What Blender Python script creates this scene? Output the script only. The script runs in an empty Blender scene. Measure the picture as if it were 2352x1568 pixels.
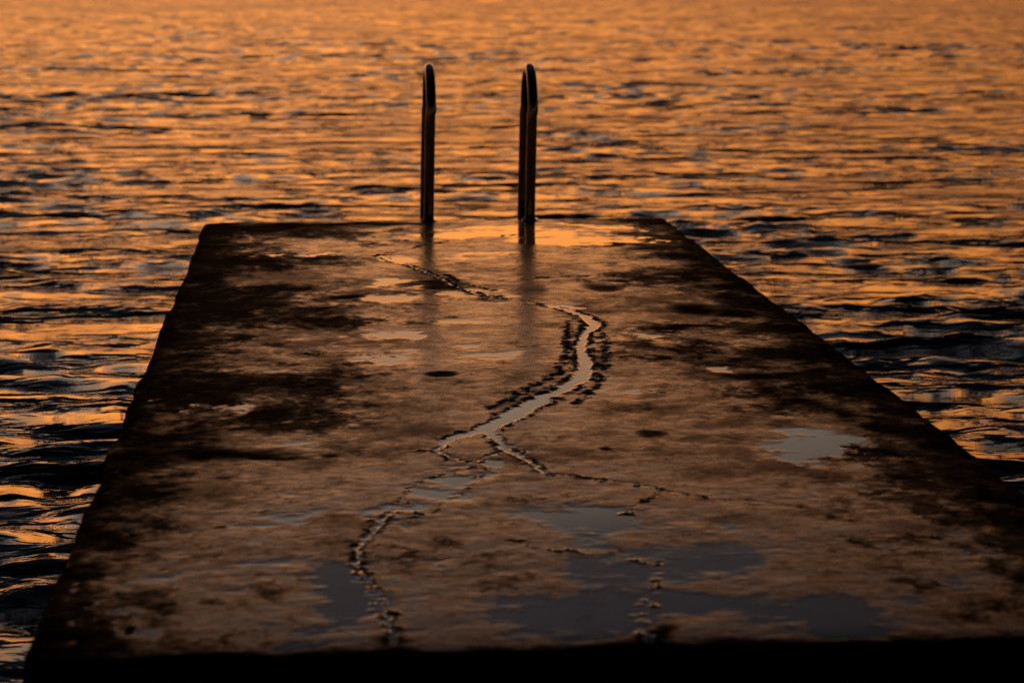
import bpy, math
import numpy as np
from mathutils import Vector

sc = bpy.context.scene
sc.view_settings.view_transform = 'Standard'
sc.view_settings.look = 'None'
sc.view_settings.exposure = 0

H = 1.33            # eye height above the jetty top
PITCH = math.radians(9.37)
YAW = math.radians(4.69)
WATER_Z = -0.50
X0, X1, Y0, Y1 = -0.584, 1.760, 4.365, 11.857    # jetty outline (metres)

# ------------------------------------------------------------------ helpers
def survey(x, y):
    """single-view survey: photo measurement -> metres on the flat jetty top"""
    f = 5376.0
    a = (x-1176)/f; b = -(y-784)/f
    cp, sp, cy, sy = math.cos(PITCH), math.sin(PITCH), math.cos(YAW), math.sin(YAW)
    dx = sy*cp + a*cy + b*sy*sp
    dy = cy*cp - a*sy + b*cy*sp
    dz = -sp + b*cp
    t = -H/dz
    return dx*t, dy*t

_tabs = {}
def vnoise(x, y, seed=0):
    if seed not in _tabs:
        _tabs[seed] = np.random.RandomState(seed).rand(256, 256)
    T = _tabs[seed]
    xi = np.floor(x).astype(np.int64); yi = np.floor(y).astype(np.int64)
    fx = x-xi; fy = y-yi
    fx = fx*fx*fx*(fx*(fx*6-15)+10); fy = fy*fy*fy*(fy*(fy*6-15)+10)
    a = T[xi & 255, yi & 255]; b = T[(xi+1) & 255, yi & 255]
    c = T[xi & 255, (yi+1) & 255]; d = T[(xi+1) & 255, (yi+1) & 255]
    return (a*(1-fx)+b*fx)*(1-fy)+(c*(1-fx)+d*fx)*fy

def fbm(x, y, s, seed=0, octv=5, gain=0.5):
    """-1..1 approx ; s = feature size in metres"""
    out = 0; amp = 1; tot = 0; fr = 1.0/s
    for i in range(octv):
        ca, sa = math.cos(0.6*i+seed), math.sin(0.6*i+seed)
        out = out + amp*(vnoise((x*ca-y*sa)*fr+17.3*i, (x*sa+y*ca)*fr+9.1*i, seed+i)*2-1)
        tot += amp; amp *= gain; fr *= 2.03
    return out/tot*1.6

def sstep(a, b, x):
    t = np.clip((x-a)/(b-a), 0, 1)
    return t*t*(3-2*t)

def mesh_from(name, verts, faces):
    me = bpy.data.meshes.new(name)
    nv = len(verts); nf = len(faces)
    me.vertices.add(nv); me.vertices.foreach_set('co', verts.astype(np.float32).ravel())
    me.loops.add(nf*4); me.loops.foreach_set('vertex_index', faces.astype(np.int32).ravel())
    me.polygons.add(nf)
    me.polygons.foreach_set('loop_start', np.arange(0, nf*4, 4, dtype=np.int32))
    me.polygons.foreach_set('loop_total', np.full(nf, 4, dtype=np.int32))
    me.update(calc_edges=True)
    me.polygons.foreach_set('use_smooth', np.ones(nf, dtype=bool))
    me.update()
    ob = bpy.data.objects.new(name, me)
    sc.collection.objects.link(ob)
    return ob

def new_mat(name):
    m = bpy.data.materials.new(name); m.use_nodes = True
    nt = m.node_tree
    for n in list(nt.nodes): nt.nodes.remove(n)
    out = nt.nodes.new('ShaderNodeOutputMaterial')
    p = nt.nodes.new('ShaderNodeBsdfPrincipled')
    nt.links.new(p.outputs[0], out.inputs[0])
    return m, nt, p

def nd(nt, t, **kw):
    n = nt.nodes.new(t)
    for k, v in kw.items(): setattr(n, k, v)
    return n

def mth(nt, op, a, b=None, c=None, clamp=False):
    n = nt.nodes.new('ShaderNodeMath'); n.operation = op; n.use_clamp = clamp
    for i, v in enumerate((a, b, c)):
        if v is None: continue
        if isinstance(v, (int, float)): n.inputs[i].default_value = v
        else: nt.links.new(v, n.inputs[i])
    return n.outputs[0]

def mixc(nt, fac, a, b):
    n = nt.nodes.new('ShaderNodeMix'); n.data_type = 'RGBA'
    if isinstance(fac, (int, float)): n.inputs[0].default_value = fac
    else: nt.links.new(fac, n.inputs[0])
    for i, v in ((6, a), (7, b)):
        if isinstance(v, tuple): n.inputs[i].default_value = (*v, 1)
        else: nt.links.new(v, n.inputs[i])
    return n.outputs[2]

# ------------------------------------------------------------------ WATER
def build_water():
    front = np.radians(np.linspace(-30, 20, 560))
    back = np.radians(np.linspace(20, 330, 260))[1:-1]
    th = np.concatenate([front, back])
    r = np.concatenate([np.array([0.05, 1.0, 2.0, 3.0, 4.0]), np.geomspace(5, 120, 1150), np.geomspace(120, 6000, 40)[1:]])
    nT, nR = len(th), len(r)
    dth = np.concatenate([np.full(len(front), th[1]-th[0]), np.full(len(back), back[1]-back[0])])
    dr = np.gradient(r)
    R, TH = np.meshgrid(r, th, indexing='ij')
    X = -R*np.sin(TH); Y = R*np.cos(TH)
    SPr = np.repeat(dr[:, None], nT, 1); SPt = R*dth[None, :]
    PHI = np.arctan2(Y, X)
    rng = np.random.RandomState(29)
    Z = np.zeros_like(X); DX = np.zeros_like(X); DY = np.zeros_like(X)
    wx = fbm(X, Y, 1.6, 40, 3)*0.13; wy = fbm(X, Y, 1.5, 50, 3)*0.13
    XX = X+wx; YY = Y+wy
    gust = np.clip(1.0+0.45*fbm(X*0.5, Y, 4.0, 60, 3), 0.6, 1.5)
    gust2 = np.clip(1.0+0.8*fbm(X*0.7, Y, 1.3, 66, 3), 0.25, 1.9)
    n = 88
    lam = np.geomspace(0.12, 4.0, n)
    for i in range(n):
        L = lam[i]*rng.uniform(0.95, 1.05)
        spread = 24 if L > 0.6 else 36
        d = math.radians(-97+rng.normal(0, spread))
        kx, ky = math.cos(d), math.sin(d)
        k = 2*math.pi/L
        w = math.exp(-(math.log(L/0.36)/0.82)**2)
        s = 0.0295*w + 0.0028
        amp = s/k
        dd = math.atan2(ky, kx)-PHI
        sp = np.sqrt((SPr*np.cos(dd))**2 + (SPt*np.sin(dd))**2)
        damp = 1-sstep(L*0.25, L*0.48, sp)
        ph = k*(kx*XX+ky*YY)+rng.uniform(0, 6.28)
        g = gust*gust2 if L < 0.7 else gust
        c = np.cos(ph)*amp*damp*g; q = np.sin(ph)*amp*damp*g
        Z += c; DX -= kx*q*0.5; DY -= ky*q*0.5
    V = np.stack([X+DX, Y+DY, Z+WATER_Z], -1).reshape(-1, 3)
    i = np.arange(nR-1)[:, None]; j = np.arange(nT)[None, :]
    j2 = (j+1) % nT
    F = np.stack([i*nT+j, i*nT+j2, (i+1)*nT+j2, (i+1)*nT+j], -1).reshape(-1, 4)[:, ::-1]
    ob = mesh_from('sea_water', V, F)
    if ob.data.polygons[len(ob.data.polygons)//2].normal.z < 0:
        ob.data.flip_normals()
    m, nt, p = new_mat('sea_water_mat')
    p.inputs['Base Color'].default_value = (0.005, 0.017, 0.020, 1)
    p.inputs['IOR'].default_value = 1.34
    p.inputs['Roughness'].default_value = 0.045
    geo = nd(nt, 'ShaderNodeNewGeometry')
    mp = nd(nt, 'ShaderNodeMapping'); mp.inputs['Scale'].default_value = (0.6, 1.25, 1)
    mp.inputs['Rotation'].default_value = (0, 0, math.radians(7))
    nt.links.new(geo.outputs['Position'], mp.inputs[0])
    hs = []
    for scl, det, amp, dist in ((2.6, 3, 0.150, 0.5), (9.0, 3, 0.020, 0.6), (0.9, 2, 0.32, 0.2)):
        n1 = nd(nt, 'ShaderNodeTexNoise'); n1.inputs['Scale'].default_value = scl; n1.inputs['Detail'].default_value = det
        n1.inputs['Distortion'].default_value = dist
        nt.links.new(mp.outputs[0], n1.inputs['Vector'])
        hs.append(mth(nt, 'MULTIPLY', n1.outputs[0], amp))
    h = mth(nt, 'ADD', mth(nt, 'ADD', hs[0], hs[1]), hs[2])
    bp = nd(nt, 'ShaderNodeBump'); bp.inputs['Strength'].default_value = 1.0; bp.inputs['Distance'].default_value = 1.0
    nt.links.new(h, bp.inputs['Height']); nt.links.new(bp.outputs[0], p.inputs['Normal'])
    ob.data.materials.append(m)
build_water()

# ------------------------------------------------------------------ JETTY
def seg_dist(X, Y, pts, widths=None):
    D = np.full(X.shape, 1e3); W = np.zeros(X.shape)
    for k in range(len(pts)-1):
        ax, ay = pts[k]; bx, by = pts[k+1]
        vx, vy = bx-ax, by-ay; L2 = vx*vx+vy*vy+1e-12
        t = np.clip(((X-ax)*vx+(Y-ay)*vy)/L2, 0, 1)
        d = np.hypot(X-ax-t*vx, Y-ay-t*vy)
        m = d < D
        D[m] = d[m]
        if widths is not None:
            W[m] = (widths[k]+(widths[k+1]-widths[k])*t)[m]
    return D, W

def build_jetty():
    st = 0.0060
    nx = int((X1-X0)/st); ny = int((Y1-Y0)/st)
    u = np.linspace(0, 1, nx); v = np.linspace(0, 1, ny)
    U, Vv = np.meshgrid(u, v, indexing='ij')
    X = X0+(X1-X0)*U; Y = Y0+(Y1-Y0)*Vv
    eL = fbm(Y, Y*0+3.1, 0.35, 3, 5)*0.009; eR = fbm(Y, Y*0+8.7, 0.30, 5, 5)*0.006
    eN = fbm(X, X*0+1.2, 0.3, 7, 4)*0.010; eF = fbm(X, X*0+5.2, 0.3, 9, 4)*0.005
    for (cy_, dep, wd) in ((survey(2130, 968)[1], 0.006, 0.10), (survey(1650, 608)[1], 0.010, 0.2), (survey(2300, 1100)[1], 0.006, 0.15)):
        eR = eR - dep*np.exp(-((Y-cy_)/wd)**2)
    eN = eN + 0.03*np.exp(-((X-survey(1500, 1470)[0])/0.035)**2) + 0.025*np.exp(-((X-survey(905, 1490)[0])/0.05)**2)
    dl = X-X0; drr = X1-X; dn = Y-Y0; df = Y1-Y
    Xp = X+eL*np.exp(-dl/0.15)+eR*np.exp(-drr/0.15)
    Yp = Y+eN*np.exp(-dn/0.12)+eF*np.exp(-df/0.12)
    def corner(cx, cyy, sx, sy, rad):
        nonlocal Xp, Yp
        lx = (Xp-cx)*sx; ly = (Yp-cyy)*sy
        inside = (lx < rad) & (ly < rad)
        qx = rad-lx; qy = rad-ly
        m = np.maximum(qx, qy); r_ = np.hypot(qx, qy)+1e-9
        sc_ = np.where(inside, m/r_, 1.0)
        Xp = np.where(inside, cx+sx*(rad-qx*sc_), Xp)
        Yp = np.where(inside, cyy+sy*(rad-qy*sc_), Yp)
    corner(X0, Y1, 1, -1, 0.12); corner(X0, Y0, 1, 1, 0.10); corner(X1, Y1, -1, -1, 0.02); corner(X1, Y0, -1, 1, 0.08)
    X, Y = Xp, Yp
    edge = np.minimum(np.minimum(dl, drr), np.minimum(dn, df))

    S = survey
    wX = X+fbm(X, Y, 0.16, 21, 6, .6)*0.050; wY = Y+fbm(X, Y, 0.20, 27, 6, .6)*0.15
    def blob(x, y, hw, hh, soft=0.35, warp=1.0):
        cx, cyy = S(x, y)
        ax = hw/(y+103)*1.345; ay = hh*cyy/(y+103)
        qx = X+(wX-X)*warp; qy = Y+(wY-Y)*warp
        d = np.sqrt(((qx-cx)/ax)**2+((qy-cyy)/ay)**2)
        return 1-sstep(1-soft, 1+soft, d)

    h = 0.0026*fbm(X, Y, 0.60, 31, 4)+0.0021*fbm(X, Y, 0.16, 33, 7, .66)+0.0036
    h += 0.0006*fbm(X*0.8, Y, 0.05, 36, 3)
    basins = [(1330, 1375, 230, 75, .9), (1560, 1262, 260, 50, .9), (1330, 1195, 200, 26, .75), (790, 1345, 75, 70, .75),
              (690, 1180, 210, 14, .4), (1000, 1130, 75, 26, .95), (920, 1180, 65, 18, 1), (1070, 1082, 80, 14, 1), (1860, 1020, 120, 34, 1.0),
              (1900, 1360, 380, 90, .75), (2100, 1260, 220, 25, .5), (560, 1330, 170, 18, .4), (1000, 1280, 60, 12, .6),
              (1180, 535, 220, 8, .9), (1390, 553, 200, 7, .8), (1250, 520, 240, 5, .9), (690, 583, 90, 3.2, 1.2), (920, 592, 42, 9, 1.2), (1120, 585, 90, 5, .7),
              (890, 690, 62, 11, 1.0), (900, 645, 45, 6, .8), (940, 772, 18, 9, 1.3), (880, 770, 40, 10, .7), (1480, 775, 60, 8, .7),
              (1640, 852, 40, 9, 1.0), (1050, 735, 90, 12, .6), (870, 825, 90, 10, .55), (1120, 815, 100, 12, .6),
              (1290, 705, 36, 6, 1.2), (1180, 1035, 38, 8, 1.0)]
    for (x, y, hw, hh, s) in basins:
        h -= 0.0058*s*blob(x, y, hw, hh, 0.75)
    main = [(870, 588), (905, 600), (950, 614), (990, 630), (1040, 656), (1100, 676), (1180, 689), (1240, 699), (1300, 711), (1345, 727), (1366, 745), (1343, 768),
            (1335, 800), (1346, 838), (1336, 868), (1292, 893), (1232, 925), (1172, 955), (1110, 985), (1050, 1003), (1000, 1033)]
    mw = [.012, .018, .006, .004, .005, .005, .005, .010, .018, .019, .023, .017, .014, .022, .026, .023, .029, .036, .030, .021, .006]
    secs = [
        ([(1118, 985), (1138, 1008), (1160, 1032), (1195, 1048), (1240, 1078), (1262, 1088)], [.020, .014, .010, .012, .008, .005], 0.018),
        ([(1262, 1088), (1350, 1098), (1450, 1109), (1525, 1124)], [.0042, .004, .0042, .003], 0.006),
        ([(1525, 1124), (1640, 1143), (1750, 1155), (1850, 1165)], [.003, .0015, .0015, .001], 0.002),
        ([(1525, 1124), (1480, 1150), (1440, 1185)], [.001, .001, .001], 0.003),
        ([(1000, 1033), (1030, 1053), (1100, 1060), (1142, 1040)], [.005, .004, .004, .005], 0.006),
        ([(1000, 1033), (940, 1042)], [.004, .002], 0.003),
        ([(940, 1042), (860, 1035), (700, 1000), (600, 1005)], [.001, .001, .0005, .0005], 0.0),
        ([(1100, 1068), (1040, 1086), (965, 1106), (915, 1150)], [.003, .003, .003, .003], 0.004),
        ([(1130, 1070), (1075, 1120), (1000, 1170), (910, 1205)], [.001, .001, .001, .001], 0.005),
        ([(915, 1165), (870, 1200), (832, 1240), (818, 1290), (850, 1340), (878, 1395), (905, 1470)], [.004, .008, .006, .004, .004, .004, .006], 0.015),
        ([(1505, 1285), (1510, 1330), (1492, 1375), (1470, 1420), (1500, 1475)], [.001, .001, .002, .003, .008], 0.009),
        ([(1180, 1240), (1260, 1262), (1380, 1275), (1480, 1290)], [.001, .001, .001, .001], 0.004),
        ([(940, 572), (985, 560), (1080, 549), (1190, 538)], [.003, .0025, .0025, .0025], 0.003),
        ([(800, 536), (890, 549), (960, 557)], [.002, .002, .002], 0.005),
        ([(870, 588), (905, 578), (950, 570)], [.004, .003, .002], 0.003),
        ([(1130, 645), (1260, 638), (1400, 632), (1500, 636)], [.0015, .0015, .0015, .001], 0.003),
        ([(1480, 745), (1600, 748), (1720, 744)], [.001, .001, .001], 0.003),
        ([(640, 815), (780, 812), (900, 818)], [.001, .001, .0005], 0.002),
    ]
    cX = X+fbm(X, Y, 0.05, 71, 4, .6)*0.009; cY = Y+fbm(X, Y, 0.05, 77, 4, .6)*0.028
    rag = fbm(X, Y, 0.035, 81, 4, .6)
    chan = np.zeros(X.shape); crumb = np.zeros(X.shape); thin = np.zeros(X.shape)
    D, W = seg_dist(cX, cY, [S(*p) for p in main], mw)
    chan = np.maximum(chan, 1-sstep(W*0.8, W*1.15+0.002, D))
    _, CW = seg_dist(X, Y, [S(*p) for p in main], [.006, .012, .012, .022, .03, .03, .016, .012, .016, .028, .028, .024, .024, .024, .028, .030, .028, .020, .018, .016, .012])
    band = sstep(W*0.9, W*1.1+.003, D)*(1-sstep(W+CW*0.5, W+CW*1.2, D+rag*0.016))
    crumb = np.maximum(crumb, band)
    for pts, ws, cw in secs:
        D, W = seg_dist(cX, cY, [S(*p) for p in pts], ws)
        cc = 1-sstep(W*0.7, W*1.2+0.0025, D)
        if max(ws) > .0045: chan = np.maximum(chan, cc)
        else: thin = np.maximum(thin, cc*min(1, max(ws)/.002))
        if cw > 0:
            b_ = sstep(W*0.8, W*1.1+.002, D)*(1-sstep(W+cw*0.3, W+cw*1.3, D+rag*0.014))
            crumb = np.maximum(crumb, b_*0.9)
    for pts, wd in (([(1306, 735), (1302, 780), (1300, 820), (1275, 862), (1200, 902), (1130, 935)], .016), ([(1385, 765), (1392, 800), (1388, 850), (1368, 890), (1315, 930)], .013),
                    ([(1030, 632), (1060, 650), (1130, 668)], .014)):
        D, _ = seg_dist(cX, cY, [S(*p) for p in pts])
        crumb = np.maximum(crumb, 1-sstep(wd*0.4, wd*1.5, D+rag*0.020))
    crumb *= sstep(-0.32, 0.24, fbm(X, Y, 0.025, 91, 3, .65)+0.22)
    crumb *= (1-chan)
    h = h*(1-chan) + chan*(-0.006)
    h -= thin*0.004

    holes = [(1015, 860, 38, 6.5, .3, .12), (1385, 660, 42, 9, .5, .3), (1602, 711, 58, 12, .5, .3)]
    stains = [(480, 1045, 215, 17, .5, .35), (620, 1052, 90, 10, .5, .4), (600, 597, 60, 9, .5, 1), (1840, 862, 190, 12, .6, .7), (1560, 568, 130, 7, .5, .8), (1440, 562, 90, 3, .4, .6),
              (1700, 688, 70, 14, .5, .8), (1640, 600, 70, 14, .6, .8), (1830, 912, 55, 6, .5, .5), (1700, 720, 60, 8, .5, .5), (1600, 752, 140, 5, .5, .4),
              (205, 1160, 45, 28, .5, .7), (160, 1290, 50, 60, .6, .6), (500, 518, 60, 9, .6, .8), (620, 525, 160, 8, .6, .8), (760, 516, 260, 5, .5, .5),
              (120, 1440, 60, 60, .6, .7), (298, 1222, 9, 8, .4, .3), (515, 1213, 14, 4, .4, .3), (290, 1450, 16, 12, .5, .3), (765, 1042, 18, 4, .4, .3), (1495, 1000, 30, 7, .6, .4), (1390, 1030, 14, 4, .5, .3),
              (2180, 1020, 90, 26, .6, .7), (2260, 1120, 110, 40, .7, .7), (2000, 890, 90, 18, .7, .6), (1500, 1462, 45, 22, .5, .6), (895, 1480, 50, 20, .6, .6),
              (800, 685, 60, 5, .5, .6), (1010, 655, 60, 14, .7, .6)]
    hard = np.zeros(X.shape)
    for (x, y, hw, hh, so, wp) in stains:
        hard = np.maximum(hard, blob(x, y, hw, hh, so, wp))
    hole = np.zeros(X.shape)
    for (x, y, hw, hh, so, wp) in holes:
        hole = np.maximum(hole, blob(x, y, hw, hh, so, wp))
    prob = np.zeros(X.shape)
    fields = [(430, 900, 220, 80, .98), (650, 900, 230, 50, .84), (560, 700, 310, 52, .88), (760, 740, 170, 25, .74), (400, 790, 150, 60, .95), (560, 600, 260, 34, .88), (470, 560, 90, 40, .95),
              (700, 535, 280, 14, .88), (900, 560, 150, 10, .5), (650, 970, 240, 38, .70), (1650, 800, 340, 70, .54), (1800, 900, 280, 60, .6), (1560, 640, 220, 40, .58), (1250, 760, 120, 40, .25),
              (1700, 1250, 600, 80, .38), (2150, 1200, 280, 220, .66), (300, 1180, 200, 110, .68), (500, 1400, 320, 90, .52), (1000, 690, 250, 40, .44), (850, 860, 190, 38, .54), (900, 1250, 700, 200, .36)]
    for (x, y, hw, hh, am) in fields:
        prob = np.maximum(prob, am*blob(x, y, hw, hh, .7, .5))
    t1 = fbm(X, Y*0.8, 0.16, 201, 8, .80)
    blot = sstep(0.42, 0.95, prob+0.70*t1+0.06)
    rn = fbm(X, Y, 0.18, 101, 8, .74)
    rimd = np.minimum(dl*0.66, np.minimum(drr*0.54, np.minimum(dn*1.5, df*2.6)))
    rim = 1-sstep(0.015, 0.11, rimd-0.055*rn)
    rim2 = sstep(0.30, 0.82, 0.92*np.exp(-(drr/0.36)**2)+0.84*np.exp(-(dl/0.32)**2)+0.6*rn)
    dark = np.maximum(np.maximum(hard, blot*0.9), np.maximum(rim, rim2*0.95))
    dark *= 0.6+0.4*sstep(-0.55, 0.05, fbm(X, Y, 0.035, 111, 4, .6)+dark*.6)
    pits = sstep(0.55, 0.75, fbm(X, Y, 0.04, 121, 2)) * sstep(-0.2, 0.3, fbm(X, Y, 0.4, 125, 2))
    h -= pits*0.0008

    boost = np.maximum(blob(1150, 560, 420, 50, .6, .6)*.8, np.maximum(blob(1100, 770, 260, 90, .7, .6)*.7, blob(1300, 620, 260, 40, .7, .6)*.4))
    boost = np.maximum(boost, 0.55*(1-sstep(5.4, 7.0, Y)))
    film = sstep(-0.55, 0.95, 1.35*fbm(X, Y, 0.22, 141, 8, .78)+0.38-0.9*np.abs((X-0.70)/1.15)**2+boost)
    level = 0.0
    wet = 1-sstep(level-0.0002, level+0.0018, h)
    wet *= (1-hole)*(1-crumb)
    wet *= (1-sstep(0.55, .9, dark)*0.9)
    wet = np.maximum(wet, chan)
    wet *= sstep(0.02, 0.05, edge)
    zz = 0.34*(h*(1-wet)+np.maximum(h, level)*wet)
    zz += crumb*(0.0006+0.0034*np.clip(fbm(X, Y, 0.022, 95, 3, .6)+.2, -0.6, 1.2))
    zz -= hole*0.004
    zz += dark*0.0007*fbm(X, Y, 0.02, 131, 3, .6)*(1-wet)
    rr = 0.016+0.008*fbm(X, Y, 0.12, 151, 3)
    e = np.clip(edge, 0, None)
    q = np.clip(1-e/rr, 0, 1)
    zz -= rr*(1-np.sqrt(np.clip(1-q*q, 0, 1)))
    zz -= 0.004*np.exp(-edge/0.05)

    nv = nx*ny
    V = np.stack([X, Y, zz], -1).reshape(-1, 3)
    i = np.arange(nx-1)[:, None]; j = np.arange(ny-1)[None, :]
    F = np.stack([i*ny+j, (i+1)*ny+j, (i+1)*ny+j+1, i*ny+j+1], -1).reshape(-1, 4)
    per = np.concatenate([np.arange(nx)*ny, (nx-1)*ny+np.arange(1, ny), (np.arange(nx-2, -1, -1))*ny+ny-1, np.arange(ny-2, 0, -1)])
    base = V[per]; npr = len(per)
    rings = []; allF = [F]
    zs = [-0.03, -0.06, -0.10, -0.15, -0.20, -0.26, -0.32, -0.40, -0.50, -0.62, -1.2]
    prev = per
    arc = np.cumsum(np.concatenate([[0], np.hypot(*(base[1:, :2]-base[:-1, :2]).T)]))
    nxn = np.zeros((npr, 2)); ar = np.arange(npr)
    nxn[:, 0] = np.where(ar < nx, 0, np.where(ar < nx+ny-1, 1, np.where(ar < 2*nx+ny-2, 0, -1)))
    nxn[:, 1] = np.where(ar < nx, -1, np.where(ar < nx+ny-1, 0, np.where(ar < 2*nx+ny-2, 1, 0)))
    start = nv
    for k, z in enumerate(zs):
        off = 0.002+0.006*fbm(arc, arc*0+z*1.0, 0.12, 161, 4)
        P = np.stack([base[:, 0]+nxn[:, 0]*off, base[:, 1]+nxn[:, 1]*off, np.minimum(base[:, 2]-0.004*(k+1), z)], -1)
        rings.append(P)
        cur = start+np.arange(npr); start += npr
        a = prev; b = np.roll(prev, -1); c = np.roll(cur, -1); d = cur
        allF.append(np.stack([a, d, c, b], -1))
        prev = cur
    V = np.concatenate([V]+rings); F = np.concatenate(allF)
    ob = mesh_from('concrete_jetty', V, F)
    def attr(name, arr, sidev):
        full = np.concatenate([arr.ravel(), np.full(len(V)-nv, sidev)]).astype(np.float32)
        at = ob.data.attributes.new(name, 'FLOAT', 'POINT'); at.data.foreach_set('value', full)
    dark = dark*(1-chan)
    attr('puddle', wet, 0); attr('stain', dark, 1.0); attr('crumb', np.maximum(crumb, np.maximum(thin*0.9, hole)), 0.3)
    attr('film', film, 0)
    m, nt, p = new_mat('wet_concrete_mat')
    A = {}
    for nme in ('puddle', 'stain', 'crumb', 'film'):
        a = nd(nt, 'ShaderNodeAttribute'); a.attribute_name = nme; A[nme] = a.outputs['Fac']
    tc = nd(nt, 'ShaderNodeTexCoord')
    def noise(scale, det, rough=.6, sy=1.0):
        mp = nd(nt, 'ShaderNodeMapping'); mp.inputs['Scale'].default_value = (1, sy, 1)
        nt.links.new(tc.outputs['Object'], mp.inputs[0])
        n_ = nd(nt, 'ShaderNodeTexNoise'); n_.inputs['Scale'].default_value = scale; n_.inputs['Detail'].default_value = det
        n_.inputs['Roughness'].default_value = rough
        nt.links.new(mp.outputs[0], n_.inputs['Vector']); return n_.outputs[0]
    n1 = noise(3.0, 10, .7); n2 = noise(60, 5, .7); n3 = noise(9, 12, .82); n5 = noise(38, 4, .7, .6)
    c1 = mixc(nt, n1, (0.012, 0.012, 0.013), (0.032, 0.029, 0.031))
    c2 = mixc(nt, mth(nt, 'MULTIPLY', mth(nt, 'SUBTRACT', n3, 0.45, clamp=True), 4.0, clamp=True), c1, (0.009, 0.007, 0.007))
    c3 = mixc(nt, mth(nt, 'MULTIPLY', A['stain'], 1.0, clamp=True), c2, (0.003, 0.003, 0.003))
    c4 = mixc(nt, A['crumb'], c3, (0.003, 0.003, 0.003))
    c5 = mixc(nt, A['puddle'], c4, (0.012, 0.009, 0.010))
    nt.links.new(c5, p.inputs['Base Color'])
    film_ = mth(nt, 'MULTIPLY', A['film'], mth(nt, 'MULTIPLY', mth(nt, 'SUBTRACT', 0.72, n3), 3.2, clamp=True), clamp=True)
    r = mth(nt, 'SUBTRACT', 0.36, mth(nt, 'MULTIPLY', film_, 0.26))
    bad = mth(nt, 'MAXIMUM', A['stain'], A['crumb'])
    r = mth(nt, 'ADD', r, mth(nt, 'MULTIPLY', bad, 0.35))
    inv = mth(nt, 'SUBTRACT', 1.0, A['puddle'])
    r = mth(nt, 'ADD', mth(nt, 'MULTIPLY', r, inv), 0.03, clamp=True)
    nt.links.new(r, p.inputs['Roughness'])
    sp0 = mth(nt, 'ADD', 0.05, mth(nt, 'MULTIPLY', mth(nt, 'MAXIMUM', mth(nt, 'MULTIPLY', film_, 0.66), A['puddle']), 0.50))
    # small dry pores break up the sheen
    pore = mth(nt, 'MULTIPLY', mth(nt, 'SUBTRACT', n5, 0.52, clamp=True), 7.0, clamp=True)
    pore = mth(nt, 'MULTIPLY', mth(nt, 'MULTIPLY', pore, inv), 0.85)
    sp = mth(nt, 'MULTIPLY', sp0, mth(nt, 'SUBTRACT', 1.0, mth(nt, 'MULTIPLY', bad, 0.97)))
    sp = mth(nt, 'MULTIPLY', sp, mth(nt, 'SUBTRACT', 1.0, pore))
    nt.links.new(sp, p.inputs['Specular IOR Level'])
    p.inputs['IOR'].default_value = 1.36
    n4 = noise(13, 7, .60)
    hh = mth(nt, 'ADD', mth(nt, 'MULTIPLY', n2, 0.0004), mth(nt, 'MULTIPLY', n4, 0.0013))
    bp = nd(nt, 'ShaderNodeBump'); bp.inputs['Distance'].default_value = 1.0
    nt.links.new(inv, bp.inputs['Strength']); nt.links.new(hh, bp.inputs['Height'])
    nt.links.new(bp.outputs[0], p.inputs['Normal'])
    ob.data.materials.append(m)
build_jetty()

# ------------------------------------------------------------------ LADDER
def metal_mat():
    m, nt, p = new_mat('weathered_steel_mat')
    tc = nd(nt, 'ShaderNodeTexCoord')
    n_ = nd(nt, 'ShaderNodeTexNoise'); n_.inputs['Scale'].default_value = 14; n_.inputs['Detail'].default_value = 6
    nt.links.new(tc.outputs['Object'], n_.inputs['Vector'])
    c = mixc(nt, n_.outputs[0], (0.16, 0.155, 0.18), (0.28, 0.27, 0.31))
    nt.links.new(c, p.inputs['Base Color'])
    p.inputs['Metallic'].default_value = 1.0
    nt.links.new(mth(nt, 'ADD', mth(nt, 'MULTIPLY', n_.outputs[0], 0.10), 0.02), p.inputs['Roughness'])
    return m
steel = metal_mat()

def tube(name, path, rad, parent, sides=28):
    path = [Vector(q) for q in path]
    verts = []; faces = []
    prev_n = None
    for k, q in enumerate(path):
        t = (path[min(k+1, len(path)-1)]-path[max(k-1, 0)]).normalized()
        if prev_n is None:
            nrm = t.orthogonal().normalized()
        else:
            nrm = (prev_n - t*prev_n.dot(t)).normalized()
        prev_n = nrm
        bn = t.cross(nrm)
        for s in range(sides):
            a = 2*math.pi*s/sides
            verts.append(q+nrm*math.cos(a)*rad+bn*math.sin(a)*rad)
    for k in range(len(path)-1):
        for s in range(sides):
            s2 = (s+1) % sides
            faces.append((k*sides+s, k*sides+s2, (k+1)*sides+s2, (k+1)*sides+s))
    faces.append(tuple(range(sides))[::-1]); faces.append(tuple((len(path)-1)*sides+s for s in range(sides)))
    me = bpy.data.meshes.new(name); me.from_pydata(verts, [], faces); me.update()
    for pl in me.polygons: pl.use_smooth = len(pl.vertices) == 4
    ob = bpy.data.objects.new(name, me); sc.collection.objects.link(ob)
    ob.parent = parent; me.materials.append(steel)
    return ob

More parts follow.
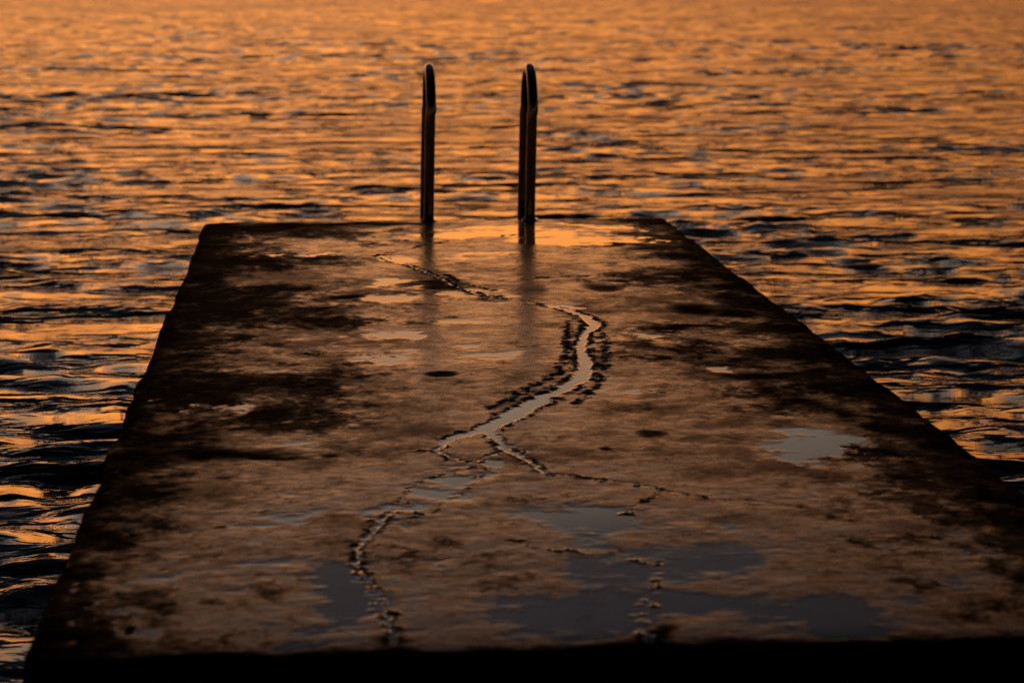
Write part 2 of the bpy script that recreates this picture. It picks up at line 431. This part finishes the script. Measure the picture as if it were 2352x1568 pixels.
ladder = bpy.data.objects.new('swim_ladder', None); sc.collection.objects.link(ladder)
YF, YR = Y1-0.050, Y1+0.40
for idx, xb in enumerate((0.545, 1.060)):
    lean = 0.016
    R = (YR-YF)/2; top = 0.758
    path = [(xb, YF, -0.01)]
    for z in np.linspace(0.03, top-R, 8): path.append((xb+lean*z/top, YF, z))
    for a in np.linspace(180, 0, 40)[1:-1]:
        z = top-R+R*math.sin(math.radians(a))
        path.append((xb+lean, (YF+YR)/2+R*math.cos(math.radians(a)), z))
    for z in np.linspace(top-R, -1.5, 16): path.append((xb+lean*max(z, 0)/top, YR, z))
    tube('rail_%d' % (idx+1), path, 0.0255, ladder)
    tube('base_flange_%d' % (idx+1), [(xb, YF, -0.012), (xb, YF, 0.007)], 0.041, ladder)
    for b in range(4):
        a = math.radians(45+90*b)
        tube('bolt_%d_%d' % (idx+1, b+1), [(xb+0.033*math.cos(a), YF+0.033*math.sin(a), 0.0), (xb+0.033*math.cos(a), YF+0.033*math.sin(a), 0.013)], 0.0045, ladder, 6)
    tube('wall_bracket_%d' % (idx+1), [(xb, Y1-0.03, -0.22), (xb, YR, -0.22)], 0.014, ladder, 16)
for k, z in enumerate((-0.28, -0.56, -0.84, -1.12)):
    tube('rung_%d' % (k+1), [(0.545, YR, z), (1.060, YR, z)], 0.016, ladder, 16)

# ------------------------------------------------------------------ SKY
w = bpy.data.worlds.new('World'); sc.world = w; w.use_nodes = True
nt = w.node_tree
for n in list(nt.nodes): nt.nodes.remove(n)
out = nd(nt, 'ShaderNodeOutputWorld')
sky = nd(nt, 'ShaderNodeTexSky'); sky.sky_type = 'NISHITA'; sky.sun_disc = False
SUN_EL, SUN_AZ = math.radians(3.0), math.radians(-6)     # azimuth from +Y, negative = left
sky.sun_elevation = SUN_EL; sky.sun_rotation = SUN_AZ
bg1 = nd(nt, 'ShaderNodeBackground'); bg1.inputs[1].default_value = 0.002
nt.links.new(sky.outputs[0], bg1.inputs[0])
tc = nd(nt, 'ShaderNodeTexCoord')
sep = nd(nt, 'ShaderNodeSeparateXYZ'); nt.links.new(tc.outputs['Generated'], sep.inputs[0])
el = mth(nt, 'ARCSINE', sep.outputs[2])
el = mth(nt, 'MULTIPLY', el, 180/math.pi)
mp = nd(nt, 'ShaderNodeMapping'); mp.inputs['Scale'].default_value = (2.2, 2.2, 16)
nt.links.new(tc.outputs['Generated'], mp.inputs[0])
cl = nd(nt, 'ShaderNodeTexNoise'); cl.inputs['Scale'].default_value = 2.0; cl.inputs['Detail'].default_value = 5
nt.links.new(mp.outputs[0], cl.inputs['Vector'])
el2 = mth(nt, 'ADD', el, mth(nt, 'MULTIPLY', mth(nt, 'SUBTRACT', cl.outputs[0], 0.5), 4.0))
fac = mth(nt, 'DIVIDE', el2, 60.0, clamp=True)
cr = nd(nt, 'ShaderNodeValToRGB'); nt.links.new(fac, cr.inputs[0])
stops = [(0, (.38, .145, .075)), (3.0, (1.3, .42, .095)), (6.5, (2.5, .80, .13)), (9.0, (1.15, .53, .23)), (11.5, (.60, .45, .34)), (14.2, (.145, .115, .122)), (22, (.036, .039, .050)), (60, (.017, .025, .036))]
els = cr.color_ramp.elements
while len(els) < len(stops): els.new(0.5)
for e_, (a, c) in zip(els, stops):
    e_.position = a/60; e_.color = (c[0]/2.5, c[1]/2.5, c[2]/2.5, 1)
az = mth(nt, 'ARCTAN2', sep.outputs[0], sep.outputs[1])
daz = mth(nt, 'DIVIDE', mth(nt, 'SUBTRACT', az, math.radians(-3)), math.radians(25))
g = mth(nt, 'POWER', 2.718, mth(nt, 'MULTIPLY', mth(nt, 'MULTIPLY', daz, daz), -1.0))
g = mth(nt, 'ADD', mth(nt, 'MULTIPLY', g, 0.95), 0.05)
bg2 = nd(nt, 'ShaderNodeBackground'); nt.links.new(cr.outputs[0], bg2.inputs[0])
nt.links.new(mth(nt, 'MULTIPLY', g, 2.5), bg2.inputs[1])
ad = nd(nt, 'ShaderNodeAddShader'); nt.links.new(bg1.outputs[0], ad.inputs[0]); nt.links.new(bg2.outputs[0], ad.inputs[1])
nt.links.new(ad.outputs[0], out.inputs[0])

sd = bpy.data.lights.new('sun', 'SUN'); sd.energy = 0.003; sd.angle = math.radians(16); sd.color = (1, .5, .22)
so = bpy.data.objects.new('sun', sd); sc.collection.objects.link(so)
dv = Vector((math.sin(SUN_AZ)*math.cos(SUN_EL), math.cos(SUN_AZ)*math.cos(SUN_EL), math.sin(SUN_EL)))
so.rotation_euler = dv.to_track_quat('Z', 'Y').to_euler()

# ------------------------------------------------------------------ CAMERA
cd = bpy.data.cameras.new('camera'); co = bpy.data.objects.new('camera', cd); sc.collection.objects.link(co)
co.location = (0, 0, H)
co.rotation_euler = (math.pi/2-PITCH, 0, -YAW)
cd.sensor_width = 36; cd.lens = 82.3; cd.clip_start = 0.1; cd.clip_end = 20000
cd.dof.use_dof = True; cd.dof.focus_distance = 7.9; cd.dof.aperture_fstop = 4.2
sc.camera = co
